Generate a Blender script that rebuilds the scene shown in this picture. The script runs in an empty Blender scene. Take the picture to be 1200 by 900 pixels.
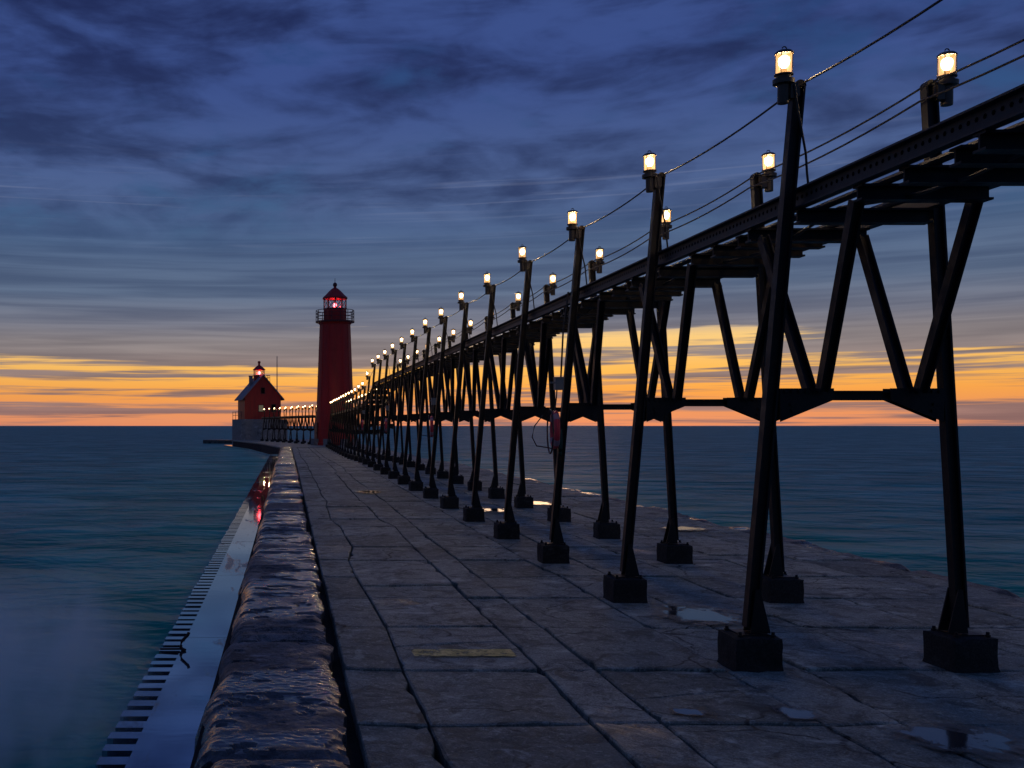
import bpy, math, random
from mathutils import Vector, Matrix, noise as mnoise

random.seed(7)
scene = bpy.context.scene
COL = scene.collection
R = math.radians

# ------------------------------------------------------------------ camera
F, VPX, HY = 1170.0, 336.0, 499.0          # focal length in photo pixels, vanishing point of the pier
EYE = 1.9
cam_d = bpy.data.cameras.new('camera')
cam_d.sensor_width = 36.0
cam_d.lens = 36.0 * F / 1200.0
cam_d.shift_x = (600 - VPX) / 1200.0
cam_d.shift_y = (HY - 450) / 1200.0
cam_d.clip_start = 0.05
cam_d.clip_end = 60000
cam = bpy.data.objects.new('camera', cam_d)
cam.location = (0, 0, EYE)
cam.rotation_euler = (R(90), 0, 0)
COL.objects.link(cam)
scene.camera = cam
scene.view_settings.view_transform = 'Standard'
scene.view_settings.look = 'None'
scene.view_settings.gamma = 1
scene.view_settings.exposure = 0.0

# ------------------------------------------------------------------ world (dusk sky with cloud decks)
SUN_AZ, SUN_EL = R(14), R(1.0)
world = bpy.data.worlds.new('World')
scene.world = world
world.use_nodes = True
WN, WL = world.node_tree.nodes, world.node_tree.links
WN.clear()


class NT:
    """small helper to chain shader nodes"""
    def __init__(s, tree):
        s.n, s.l = tree.nodes, tree.links

    def new(s, t, **kw):
        nd = s.n.new(t)
        for k, v in kw.items():
            setattr(nd, k, v)
        return nd

    def put(s, sock, v):
        if hasattr(v, 'is_output'):
            s.l.new(v, sock)
        elif isinstance(v, (int, float)):
            sock.default_value = v
        else:
            v = tuple(v)
            if len(sock.default_value) == 4 and len(v) == 3:
                v = v + (1,)
            sock.default_value = v

    def m(s, op, a, b=0.0, c=0.0, clamp=False):
        nd = s.new('ShaderNodeMath', operation=op, use_clamp=clamp)
        for i, v in enumerate((a, b, c)):
            s.put(nd.inputs[i], v)
        return nd.outputs[0]

    def comb(s, x, y, z=0.0):
        nd = s.new('ShaderNodeCombineXYZ')
        for i, v in enumerate((x, y, z)):
            s.put(nd.inputs[i], v)
        return nd.outputs[0]

    def sep(s, v):
        nd = s.new('ShaderNodeSeparateXYZ')
        s.put(nd.inputs[0], v)
        return nd.outputs

    def noise(s, vec, scale=1.0, detail=4.0, rough=0.5, dist=0.0):
        nd = s.new('ShaderNodeTexNoise')
        s.put(nd.inputs['Vector'], vec)
        nd.inputs['Scale'].default_value = scale
        nd.inputs['Detail'].default_value = detail
        nd.inputs['Roughness'].default_value = rough
        nd.inputs['Distortion'].default_value = dist
        return nd.outputs['Fac']

    def ss(s, v, lo, hi, a=0.0, b=1.0):
        nd = s.new('ShaderNodeMapRange', interpolation_type='SMOOTHSTEP')
        for i, x in enumerate((v, lo, hi, a, b)):
            s.put(nd.inputs[i], x)
        return nd.outputs[0]

    def mix(s, f, a, b, mode='MIX'):
        nd = s.new('ShaderNodeMix', data_type='RGBA', blend_type=mode)
        s.put(nd.inputs[0], f)
        s.put(nd.inputs[6], a)
        s.put(nd.inputs[7], b)
        return nd.outputs[2]

    def ramp(s, v, stops):
        nd = s.new('ShaderNodeValToRGB')
        cr = nd.color_ramp
        cr.elements[0].position, cr.elements[0].color = stops[0][0], tuple(stops[0][1]) + (1,)
        cr.elements[1].position, cr.elements[1].color = stops[1][0], tuple(stops[1][1]) + (1,)
        for p, c in stops[2:]:
            e = cr.elements.new(p)
            e.color = tuple(c) + (1,)
        s.put(nd.inputs[0], v)
        return nd.outputs[0]

    def bump(s, h, strength=0.5, dist=0.02, normal=None):
        nd = s.new('ShaderNodeBump')
        nd.inputs['Strength'].default_value = strength
        nd.inputs['Distance'].default_value = dist
        s.put(nd.inputs['Height'], h)
        if normal is not None:
            s.put(nd.inputs['Normal'], normal)
        return nd.outputs[0]


def lin(r, g, b):
    f = lambda c: (c / 255 / 12.92) if c <= 10.3 else ((c / 255 + 0.055) / 1.055) ** 2.4
    return (f(r), f(g), f(b))


w = NT(world.node_tree)
tc = w.new('ShaderNodeTexCoord')
dx, dy, dz = w.sep(tc.outputs['Generated'])
el = w.m('MULTIPLY', w.m('ARCSINE', dz), 57.29578)                 # degrees
az = w.m('MULTIPLY', w.m('ARCTAN2', dx, dy), 57.29578)             # degrees, 0 along the pier, + right
elp = w.m('MAXIMUM', el, 0.0)

# glow of the sunken sun: strongest round its azimuth, fading to dusk behind the camera
daz = w.m('ABSOLUTE', w.m('SUBTRACT', az, 14.0))
daz = w.m('MINIMUM', daz, w.m('SUBTRACT', 360.0, daz))
glow = w.ss(daz, 15.0, 120.0, 1.0, 0.0)

# clear-sky colours by elevation, towards the sunset and away from it
t = w.m('DIVIDE', elp, 30.0, clamp=True)
P = lambda d: d / 30.0
west = w.ramp(t, [(P(0), lin(234, 144, 102)), (P(0.35), lin(236, 150, 104)), (P(0.95), lin(238, 152, 96)), (P(1.4), lin(246, 160, 86)), (P(1.9), lin(252, 168, 78)),
                  (P(3.0), lin(255, 190, 92)), (P(4.8), lin(252, 208, 132)), (P(5.8), lin(164, 160, 162)),
                  (P(7.5), lin(98, 120, 146)), (P(10.5), lin(66, 102, 142)), (P(15), lin(46, 82, 132)),
                  (P(20), lin(34, 68, 122)), (P(26), lin(14, 54, 102))])
east = w.ramp(t, [(P(0), lin(80, 92, 116)), (P(4), lin(76, 98, 126)), (P(10), lin(60, 94, 134)),
                  (P(26), lin(16, 60, 110))])
clear = w.mix(glow, east, west)
nish = w.new('ShaderNodeTexSky', sky_type='NISHITA', sun_disc=False)
nish.sun_elevation = SUN_EL
nish.sun_rotation = SUN_AZ
nish_s = w.mix(1.0, nish.outputs[0], (0.08, 0.08, 0.08), 'MULTIPLY')
clear = w.mix(0.06, clear, nish_s)

# high cloud deck: soft rolling masses above 6 degrees
uv1 = w.comb(w.m('MULTIPLY', az, 0.075), w.m('MULTIPLY', el, 0.19), 3.7)
n1 = w.noise(uv1, 1.0, 7, 0.55, 0.3)
n1b = w.noise(w.comb(w.m('MULTIPLY', az, 0.24), w.m('MULTIPLY', el, 0.62), 9.1), 1.0, 6, 0.58, 0.3)
nmass = w.m('ADD', w.m('MULTIPLY', n1, 0.66), w.m('MULTIPLY', n1b, 0.34))
nmass = w.m('ADD', nmass, w.ss(az, 12.0, 38.0, 0.03, -0.06))
high_mask = w.m('MULTIPLY', w.ss(nmass, 0.33, 0.50), w.ss(el, 6.0, 13.0))
dark_hi = w.mix(w.ss(el, 9.0, 22.0), lin(50, 64, 102), lin(33, 42, 84))
pale_hi = w.mix(w.ss(el, 9.0, 20.0), lin(86, 106, 146), lin(60, 80, 138))
sh_a = w.noise(w.comb(w.m('MULTIPLY', az, 0.10), w.m('MULTIPLY', el, 0.40), 21.3), 1.0, 6, 0.52, 0.5)
sh_b = w.noise(w.comb(w.m('MULTIPLY', az, 0.42), w.m('MULTIPLY', el, 1.15), 31.3), 1.0, 5, 0.55, 0.4)
shade = w.ss(w.m('ADD', w.m('MULTIPLY', sh_a, 0.80), w.m('MULTIPLY', sh_b, 0.20)), 0.36, 0.64)
sky = w.mix(w.m('MULTIPLY', high_mask, 0.92), clear, w.mix(shade, dark_hi, pale_hi))
# thin bright wisps between the masses
wisp = w.noise(w.comb(w.m('MULTIPLY', az, 0.06), w.m('MULTIPLY', el, 2.2), 5.5), 1.0, 4, 0.5, 1.2)
wmask = w.m('MULTIPLY', w.ss(wisp, 0.54, 0.74), w.m('MULTIPLY', w.ss(el, 4.0, 8.0), w.ss(el, 12.0, 16.0, 1.0, 0.0)))
sky = w.mix(w.m('MULTIPLY', wmask, 0.28), sky, lin(132, 140, 170))
# stratus streaks lying over the glow (long exposure: drawn out sideways)
st = w.noise(w.comb(w.m('MULTIPLY', az, 0.050), w.m('MULTIPLY', el, 1.15), 2.1), 1.0, 6, 0.55, 0.3)
st2 = w.noise(w.comb(w.m('MULTIPLY', az, 0.11), w.m('MULTIPLY', el, 4.2), 7.9), 1.0, 5, 0.55, 0.3)
stn = w.m('ADD', w.m('MULTIPLY', st, 0.62), w.m('MULTIPLY', st2, 0.38))
# the deck closes gradually above 3.5 degrees and again right at the sea
topel = w.ss(w.m('ABSOLUTE', w.m('SUBTRACT', az, 18.0)), 3.0, 15.0, 5.9, 4.2)      # the deck lifts over the sunset
over = w.m('SUBTRACT', el, topel)
bias = w.m('ADD', w.ss(over, -1.5, 0.6, 0.0, 0.20), w.m('MULTIPLY', w.ss(el, 0.5, 1.0), w.ss(el, 1.1, 1.7, 0.05, 0.0)))
bias = w.m('ADD', bias, w.m('MULTIPLY', w.ss(el, 0.5, 1.6, 0.10, 0.0), w.ss(az, 20.0, 34.0)))
low_mask = w.ss(w.m('ADD', stn, bias), 0.482, 0.585)
low_mask = w.m('MULTIPLY', low_mask, w.ss(el, 8.5, 13.0, 1.0, 0.0))
low_col = w.ramp(w.m('DIVIDE', elp, 12.0, clamp=True),
                 [(0.0, lin(168, 126, 118)), (0.16, lin(156, 128, 122)), (0.36, lin(138, 132, 138)),
                  (0.62, lin(98, 114, 140)), (1.0, lin(68, 94, 134))])
low_tex = w.noise(w.comb(w.m('MULTIPLY', az, 0.07), w.m('MULTIPLY', el, 1.9), 14.0), 1.0, 4, 0.5, 0.4)
low_col = w.mix(w.ss(low_tex, 0.3, 0.7), w.mix(1.0, low_col, (0.58, 0.61, 0.69), 'MULTIPLY'), low_col)
low_col = w.mix(glow, lin(74, 90, 110), low_col)
sky = w.mix(w.m('MULTIPLY', low_mask, 0.93), sky, low_col)

bg = w.new('ShaderNodeBackground')
WL.new(sky, bg.inputs[0])
bg.inputs[1].default_value = 1.0
wo = w.new('ShaderNodeOutputWorld')
WL.new(bg.outputs[0], wo.inputs[0])

sun_d = bpy.data.lights.new('sun', 'SUN')
sun_d.energy = 0.05
sun_d.angle = R(10)
sun_d.color = (1.0, 0.62, 0.36)
sun = bpy.data.objects.new('sun', sun_d)
sv = Vector((math.sin(SUN_AZ) * math.cos(SUN_EL), math.cos(SUN_AZ) * math.cos(SUN_EL), math.sin(SUN_EL)))
sun.rotation_euler = (-sv).to_track_quat('-Z', 'Y').to_euler()
sun.location = (20, 60, 30)
COL.objects.link(sun)

# ------------------------------------------------------------------ materials
MATS = {}


def material(name):
    mt = bpy.data.materials.new(name)
    mt.use_nodes = True
    mt.node_tree.nodes.clear()
    nt = NT(mt.node_tree)
    out = nt.new('ShaderNodeOutputMaterial')
    MATS[name] = mt
    return nt, out


def principled(nt, out, **kw):
    p = nt.new('ShaderNodeBsdfPrincipled')
    for k, v in kw.items():
        nt.put(p.inputs[k.replace('_', ' ')], v)
    nt.l.new(p.outputs[0], out.inputs['Surface'])
    return p


def pos(nt):
    return nt.new('ShaderNodeNewGeometry').outputs['Position']


def objrand(nt):
    return nt.new('ShaderNodeObjectInfo').outputs['Random']


def scaled(nt, v, s):
    nd = nt.new('ShaderNodeVectorMath', operation='MULTIPLY')
    nt.put(nd.inputs[0], v)
    nd.inputs[1].default_value = s
    return nd.outputs[0]


def m_concrete(name, dark, light, r_lo, r_hi, wet_lo, wet_hi, bump=0.5, spec=0.5, aniso=(1.0, 1.0, 1.0), pit=0.0, depth=0.02, crack=0.0):
    nt, out = material(name)
    p = pos(nt)
    n = nt.noise(p, 1.1, 6, 0.65)
    g = nt.noise(p, 70, 3, 0.75)
    g2 = nt.noise(p, 22, 4, 0.7)
    rnd = objrand(nt)
    f = nt.m('ADD', nt.m('MULTIPLY', n, 0.70), nt.m('MULTIPLY', rnd, 0.34))
    c = nt.mix(nt.ss(f, 0.25, 0.85), dark, light)
    c = nt.mix(nt.ss(g, 0.30, 0.68, 0.0, 0.75), c, tuple(x * 0.40 for x in dark))
    c = nt.mix(nt.ss(g2, 0.52, 0.72, 0.0, 0.5), c, tuple(min(1, x * 1.35) for x in light))
    if crack:
        vo = nt.new('ShaderNodeTexVoronoi', feature='DISTANCE_TO_EDGE')
        wob = nt.new('ShaderNodeVectorMath', operation='ADD')
        nt.put(wob.inputs[0], p)
        nn = nt.new('ShaderNodeTexNoise')
        nt.put(nn.inputs['Vector'], p)
        nn.inputs['Scale'].default_value = 2.2
        nn.inputs['Detail'].default_value = 6
        nt.put(wob.inputs[1], scaled(nt, nn.outputs['Color'], (0.5, 0.5, 0.0)))
        nt.put(vo.inputs['Vector'], scaled(nt, wob.outputs[0], (0.55, 0.75, 0.0)))
        vo.inputs['Scale'].default_value = 1.0
        ck = nt.m('MULTIPLY', nt.ss(vo.outputs['Distance'], 0.002, 0.010, 1.0, 0.0), nt.ss(nt.noise(p, 0.8, 3, 0.5), 0.46, 0.56))
        c = nt.mix(nt.m('MULTIPLY', ck, crack), c, tuple(x * 0.12 for x in dark))
    scuff = nt.noise(scaled(nt, p, (0.8, 1.1, 1.0)), 2.4, 8, 0.75, 0.5)
    c = nt.mix(nt.ss(scuff, 0.54, 0.66, 0.0, 0.65), c, tuple(min(1, x * 1.4) for x in light))
    stain = nt.noise(scaled(nt, p, (0.9, 0.5, 1.0)), 1.7, 6, 0.7, 0.8)
    c = nt.mix(nt.ss(stain, 0.53, 0.70, 0.0, 0.7), c, tuple(x * 0.35 for x in dark))
    wet = nt.ss(nt.noise(scaled(nt, scaled(nt, p, (0.7, 0.6, 1.0)), aniso), 0.9, 6, 0.65, 0.5), wet_lo, wet_hi)
    rough = nt.m('ADD', nt.m('MULTIPLY', nt.m('SUBTRACT', 1.0, wet), r_hi - r_lo), r_lo)
    c = nt.mix(nt.m('MULTIPLY', wet, 0.5), c, tuple(x * 0.5 for x in dark))
    h = nt.m('ADD', nt.m('MULTIPLY', g, 0.35), nt.m('MULTIPLY', nt.noise(scaled(nt, p, aniso), 7, 8, 0.7), 1.5))
    if pit:
        pn = nt.noise(scaled(nt, p, aniso), 3.2, 8, 0.75, 0.9)
        h = nt.m('ADD', h, nt.m('MULTIPLY', nt.ss(pn, 0.44, 0.50), pit))
        c = nt.mix(nt.ss(pn, 0.40, 0.47, 0.75, 0.0), c, tuple(x * 0.25 for x in dark))
    h = nt.m('MULTIPLY', h, nt.m('SUBTRACT', 1.0, nt.m('MULTIPLY', wet, 0.93)))
    b = nt.bump(h, bump, depth)
    principled(nt, out, Base_Color=c, Roughness=rough, Normal=b, Specular_IOR_Level=spec)


m_concrete('deck', (0.215, 0.242, 0.205), (0.51, 0.56, 0.485), 0.16, 0.66, 0.57, 0.74, 0.9, 0.30, (1.0, 1.0, 1.0), 0.35, 0.02, 0.95)
m_concrete('stone', (0.075, 0.080, 0.086), (0.22, 0.232, 0.245), 0.15, 0.75, 0.40, 0.54, 0.75, 0.42, (1.0, 1.2, 1.5), 0.9, 0.008)
m_concrete('rim', (0.09, 0.086, 0.076), (0.26, 0.25, 0.22), 0.10, 0.5, 0.50, 0.60, 1.0, 0.6, (1.0, 1.0, 1.0), 0.8, 0.03)
m_concrete('pale_concrete', (0.20, 0.20, 0.20), (0.36, 0.35, 0.34), 0.45, 0.75, 0.66, 0.80, 0.4, 0.3)
m_concrete('joint_bed', (0.015, 0.015, 0.015), (0.03, 0.029, 0.028), 0.6, 0.9, 0.8, 0.9, 0.6, 0.2)
m_concrete('footing', (0.016, 0.015, 0.015), (0.045, 0.042, 0.038), 0.55, 0.8, 0.7, 0.85, 0.6, 0.25)

# wet ledge: a film of standing lake water over smooth steel-capped concrete
nt, out = material('wet_ledge')
p = pos(nt)
dry = nt.ss(nt.m('ADD', nt.noise(scaled(nt, p, (1.2, 0.30, 1.0)), 1.6, 6, 0.7, 0.5), nt.m('MULTIPLY', nt.m('SUBTRACT', objrand(nt), 0.5), 0.10)), 0.55, 0.68)
rip = nt.noise(scaled(nt, p, (1.0, 3.0, 1.0)), 2.4, 3, 0.5)
principled(nt, out, Base_Color=nt.mix(dry, (0.30, 0.42, 0.50), (0.07, 0.085, 0.09)),
           Metallic=nt.m('SUBTRACT', 0.92, nt.m('MULTIPLY', dry, 0.7)),
           Roughness=nt.m('ADD', 0.035, nt.m('MULTIPLY', dry, 0.25)), Normal=nt.bump(rip, 0.02, 0.02))

nt, out = material('puddle_water')      # shallow water thinning out to a damp edge over the grain of the slab
p = pos(nt)
pr = principled(nt, out, Base_Color=(0.04, 0.042, 0.045), Roughness=0.07, IOR=1.5, Specular_IOR_Level=0.65,
                Normal=nt.bump(nt.noise(p, 25, 4, 0.6), 0.03, 0.01))
uvw = nt.new('ShaderNodeTexCoord').outputs['Generated']
ux, uy, uz = nt.sep(uvw)
rr = nt.m('SQRT', nt.m('ADD', nt.m('POWER', nt.m('MULTIPLY', nt.m('SUBTRACT', ux, 0.5), 2.0), 2.0), nt.m('POWER', nt.m('MULTIPLY', nt.m('SUBTRACT', uy, 0.5), 2.0), 2.0)))
edge = nt.m('ADD', nt.m('SUBTRACT', 1.0, rr), nt.m('MULTIPLY', nt.m('SUBTRACT', nt.noise(scaled(nt, p, (1.0, 0.8, 1.0)), 5.0, 7, 0.72, 0.5), 0.5), 1.9))
tr = nt.new('ShaderNodeBsdfTransparent')
damp = nt.new('ShaderNodeBsdfPrincipled')
nt.put(damp.inputs['Base Color'], (0.06, 0.055, 0.05))
nt.put(damp.inputs['Roughness'], 0.4)
m1 = nt.new('ShaderNodeMixShader')
nt.put(m1.inputs[0], nt.ss(edge, 0.15, 0.42, 0.0, 0.75))
nt.l.new(tr.outputs[0], m1.inputs[1]); nt.l.new(damp.outputs[0], m1.inputs[2])
mx = nt.new('ShaderNodeMixShader')
nt.put(mx.inputs[0], nt.ss(edge, 0.40, 0.62))
nt.l.new(m1.outputs[0], mx.inputs[1]); nt.l.new(pr.outputs[0], mx.inputs[2])
nt.l.new(mx.outputs[0], out.inputs['Surface'])

nt, out = material('steel')            # black painted structural steel
p = pos(nt)
n = nt.noise(p, 6, 5, 0.6)
principled(nt, out, Base_Color=nt.mix(nt.ss(n, 0.55, 0.75), (0.011, 0.011, 0.013), (0.045, 0.026, 0.017)),
           Roughness=nt.ss(n, 0.3, 0.7, 0.38, 0.6), Specular_IOR_Level=0.22,
           Normal=nt.bump(nt.noise(p, 40, 3, 0.6), 0.15, 0.01))
nt, out = material('girder_steel')
p = pos(nt)
n = nt.noise(p, 5, 5, 0.6)
principled(nt, out, Base_Color=nt.mix(nt.ss(n, 0.5, 0.75), (0.034, 0.036, 0.042), (0.03, 0.024, 0.022)),
           Roughness=0.5, Specular_IOR_Level=0.25, Normal=nt.bump(nt.noise(p, 40, 3, 0.6), 0.15, 0.01))
nt, out = material('hole_black')
principled(nt, out, Base_Color=(0.004, 0.004, 0.004), Roughness=0.9, Specular_IOR_Level=0.1)
nt, out = material('rusty_steel')
p = pos(nt)
principled(nt, out, Base_Color=nt.mix(nt.noise(p, 12, 4, 0.6), (0.05, 0.014, 0.010), (0.02, 0.012, 0.010)), Roughness=0.7)
nt, out = material('wire')
principled(nt, out, Base_Color=(0.012, 0.012, 0.014), Roughness=0.55)
nt, out = material('lamp_iron')
p = pos(nt)
principled(nt, out, Base_Color=nt.mix(nt.noise(p, 30, 3, 0.6), (0.035, 0.026, 0.020), (0.06, 0.042, 0.03)), Roughness=0.45)
nt, out = material('lamp_glass')       # lit, slightly frosted globe
tr = nt.new('ShaderNodeBsdfTransparent')
em = nt.new('ShaderNodeEmission')
em.inputs[0].default_value = (1.0, 0.49, 0.15, 1)
nt.put(em.inputs[1], nt.m('ADD', 1.5, nt.m('MULTIPLY', objrand(nt), 1.4)))
gl = nt.new('ShaderNodeBsdfGlossy')
gl.inputs['Roughness'].default_value = 0.1
ad = nt.new('ShaderNodeMixShader')
ad.inputs[0].default_value = 0.42
nt.l.new(tr.outputs[0], ad.inputs[1]); nt.l.new(em.outputs[0], ad.inputs[2])
a2 = nt.new('ShaderNodeMixShader')
a2.inputs[0].default_value = 0.05
nt.l.new(ad.outputs[0], a2.inputs[1]); nt.l.new(gl.outputs[0], a2.inputs[2])
nt.l.new(a2.outputs[0], out.inputs['Surface'])
for nm, c, s in (('bulb', (1.0, 0.74, 0.40), 22.0), ('red_bulb', (1.0, 0.05, 0.06), 30.0), ('window_light', (1.0, 0.85, 0.60), 0.09)):
    nt, out = material(nm)
    em = nt.new('ShaderNodeEmission')
    em.inputs[0].default_value = c + (1,)
    em.inputs[1].default_value = s
    nt.l.new(em.outputs[0], out.inputs['Surface'])
nt, out = material('clear_glass')
tr = nt.new('ShaderNodeBsdfTransparent')
tr.inputs[0].default_value = (0.93, 0.93, 0.95, 1)
gl = nt.new('ShaderNodeBsdfGlossy')
gl.inputs['Roughness'].default_value = 0.03
ad = nt.new('ShaderNodeMixShader')
ad.inputs[0].default_value = 0.08
nt.l.new(tr.outputs[0], ad.inputs[1]); nt.l.new(gl.outputs[0], ad.inputs[2])
nt.l.new(ad.outputs[0], out.inputs['Surface'])

nt, out = material('red_paint')
p = pos(nt)
n = nt.noise(scaled(nt, p, (1.0, 1.0, 0.25)), 1.6, 6, 0.62)
c = nt.mix(nt.ss(n, 0.35, 0.7), (0.50, 0.020, 0.015), (0.38, 0.016, 0.012))
st_ = nt.noise(scaled(nt, p, (6.0, 6.0, 0.35)), 1.0, 4, 0.6)
c = nt.mix(nt.ss(st_, 0.58, 0.75, 0, 0.55), c, (0.22, 0.022, 0.014))
principled(nt, out, Base_Color=c, Roughness=0.5, Specular_IOR_Level=0.4, Normal=nt.bump(n, 0.3, 0.03))
nt, out = material('dark_red')
principled(nt, out, Base_Color=(0.10, 0.010, 0.012), Roughness=0.5)
nt, out = material('roof_grey')
p = pos(nt)
principled(nt, out, Base_Color=nt.mix(nt.noise(p, 3, 4, 0.6), (0.20, 0.16, 0.17), (0.30, 0.25, 0.26)), Roughness=0.6)
nt, out = material('grey_paint')
principled(nt, out, Base_Color=(0.16, 0.18, 0.20), Roughness=0.5)
nt, out = material('ring_red')
principled(nt, out, Base_Color=(0.60, 0.04, 0.06), Roughness=0.5)
nt, out = material('ring_white')
principled(nt, out, Base_Color=(0.42, 0.24, 0.28), Roughness=0.6)
nt, out = material('rope_green')
principled(nt, out, Base_Color=(0.02, 0.07, 0.06), Roughness=0.8)
nt, out = material('yellow_paint')
p = pos(nt)
wear = nt.ss(nt.noise(p, 14, 5, 0.7), 0.42, 0.60)
pr = principled(nt, out, Base_Color=nt.mix(wear, (0.50, 0.42, 0.12), (0.80, 0.66, 0.24)), Roughness=0.6)
tr = nt.new('ShaderNodeBsdfTransparent')
mx = nt.new('ShaderNodeMixShader')
nt.put(mx.inputs[0], nt.ss(nt.noise(p, 9, 7, 0.75, 0.3), 0.36, 0.52))
nt.l.new(tr.outputs[0], mx.inputs[1]); nt.l.new(pr.outputs[0], mx.inputs[2])
nt.l.new(mx.outputs[0], out.inputs['Surface'])

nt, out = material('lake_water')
p = pos(nt)
# swells drawn out by the long exposure
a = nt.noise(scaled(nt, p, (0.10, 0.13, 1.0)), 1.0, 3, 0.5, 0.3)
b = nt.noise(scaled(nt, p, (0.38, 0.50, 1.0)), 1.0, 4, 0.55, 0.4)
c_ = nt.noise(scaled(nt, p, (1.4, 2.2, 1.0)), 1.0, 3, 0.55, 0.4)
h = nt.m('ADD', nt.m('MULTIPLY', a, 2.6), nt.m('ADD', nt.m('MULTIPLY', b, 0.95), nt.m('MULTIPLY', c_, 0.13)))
foam_swell_tone = nt.ss(nt.m('ADD', nt.m('MULTIPLY', nt.noise(scaled(nt, p, (0.16, 0.20, 1.0)), 1.0, 5, 0.6, 0.8), 0.6), nt.m('MULTIPLY', b, 0.4)), 0.40, 0.64)  # aerated water, plus the swell's light and dark painted into the colour
principled(nt, out, Base_Color=nt.mix(nt.m('MULTIPLY', foam_swell_tone, 0.8), (0.004, 0.25, 0.21), (0.11, 0.53, 0.47)),
           Roughness=0.45, IOR=1.18, Specular_IOR_Level=0.5, Normal=nt.bump(h, 1.0, 0.9))

# ------------------------------------------------------------------ mesh helpers


class MB:
    def __init__(s):
        s.v, s.f, s.smooth = [], [], False

    def add(s, vs, fs):
        o = len(s.v)
        s.v += [tuple(x) for x in vs]
        s.f += [tuple(i + o for i in f) for f in fs]
        return s

    def box(s, x0, x1, y0, y1, z0, z1):
        vs = [(x, y, z) for z in (z0, z1) for x, y in ((x0, y0), (x1, y0), (x1, y1), (x0, y1))]
        return s.add(vs, [(3, 2, 1, 0), (4, 5, 6, 7), (0, 1, 5, 4), (1, 2, 6, 5), (2, 3, 7, 6), (3, 0, 4, 7)])

    def beam(s, p0, p1, wx, wy, side=(1, 0, 0)):
        """rectangular bar from p0 to p1; wx along 'side', wy across it"""
        p0, p1 = Vector(p0), Vector(p1)
        d = (p1 - p0).normalized()
        u = Vector(side)
        u = (u - d * u.dot(d)).normalized()
        v = d.cross(u)
        vs = []
        for p_ in (p0, p1):
            for a_, b_ in ((-1, -1), (1, -1), (1, 1), (-1, 1)):
                vs.append(p_ + u * (a_ * wx / 2) + v * (b_ * wy / 2))
        return s.add(vs, [(3, 2, 1, 0), (4, 5, 6, 7), (0, 1, 5, 4), (1, 2, 6, 5), (2, 3, 7, 6), (3, 0, 4, 7)])

    def hbeam(s, p0, p1, w_, d_, t_=0.016, side=(1, 0, 0)):
        """H section: flanges across 'side' at +-w/2, web between"""
        p0, p1 = Vector(p0), Vector(p1)
        d = (p1 - p0).normalized()
        u = Vector(side)
        u = (u - d * u.dot(d)).normalized()
        for sg in (-1, 1):
            o = u * (sg * (w_ / 2 - t_ / 2))
            s.beam(p0 + o, p1 + o, t_, d_, side)
        s.beam(p0, p1, w_ - 2 * t_ - 0.001, t_, side)
        return s

    def tube(s, pts, r, n=6):
        pts = [Vector(q) for q in pts]
        vs, fs = [], []
        for i, q in enumerate(pts):
            d = (pts[min(i + 1, len(pts) - 1)] - pts[max(i - 1, 0)]).normalized()
            u = d.orthogonal().normalized() if abs(d.z) > 0.95 else d.cross(Vector((0, 0, 1))).normalized()
            v = d.cross(u)
            for k in range(n):
                a_ = 2 * math.pi * k / n
                vs.append(q + (u * math.cos(a_) + v * math.sin(a_)) * r)
        for i in range(len(pts) - 1):
            for k in range(n):
                k2 = (k + 1) % n
                fs.append((i * n + k, i * n + k2, (i + 1) * n + k2, (i + 1) * n + k))
        fs.append(tuple(range(n - 1, -1, -1)))
        fs.append(tuple((len(pts) - 1) * n + k for k in range(n)))
        return s.add(vs, fs)

    def lathe(s, prof, n=16, c=(0, 0, 0), cap=True):
        vs, fs = [], []
        for r, z in prof:
            for k in range(n):
                a_ = 2 * math.pi * (k + 0.5) / n
                vs.append((c[0] + r * math.cos(a_), c[1] + r * math.sin(a_), c[2] + z))
        for i in range(len(prof) - 1):
            for k in range(n):
                k2 = (k + 1) % n
                fs.append((i * n + k, i * n + k2, (i + 1) * n + k2, (i + 1) * n + k))
        if cap:
            fs.append(tuple(range(n - 1, -1, -1)))
            fs.append(tuple((len(prof) - 1) * n + k for k in range(n)))
        return s.add(vs, fs)

    def poly(s, pts, z0, z1):
        n = len(pts)
        vs = [(x, y, z0) for x, y in pts] + [(x, y, z1) for x, y in pts]
        fs = [tuple(range(n - 1, -1, -1)), tuple(range(n, 2 * n))]
        fs += [(i, (i + 1) % n, n + (i + 1) % n, n + i) for i in range(n)]
        return s.add(vs, fs)

    def mesh(s, name, mat, smooth=False, bevel=None):
        me = bpy.data.meshes.new(name)
        me.from_pydata(s.v, [], s.f)
        me.validate()
        me.materials.append(MATS[mat])
        if smooth:
            me.shade_smooth()
            me.set_sharp_from_angle(angle=R(35))
        return me


def obj(name, me, parent=None, loc=(0, 0, 0), rz=0.0):
    o = bpy.data.objects.new(name, me)
    COL.objects.link(o)
    o.location = loc
    o.rotation_euler = (0, 0, rz)
    if parent is not None:
        o.parent = parent
    return o


def tag(o, label=None, cat=None, group=None, kind=None):
    for k, v in (('label', label), ('category', cat), ('group', group), ('kind', kind)):
        if v:
            o[k] = v
    return o


ORD = ['nearest', 'second', 'third', 'fourth', 'fifth', 'sixth', 'seventh', 'eighth', 'ninth', 'tenth',
       'eleventh', 'twelfth', 'thirteenth', 'fourteenth']


def zs(y):
    """the pier climbs very slightly, then eases back to level at its older outer part"""
    up = 0.0034 * max(y, 0)
    t_ = min(max((y - 44) / 16.0, 0), 1)
    t_ = t_ * t_ * (3 - 2 * t_)
    return up * (1 - t_)


WATER = -0.75
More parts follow.
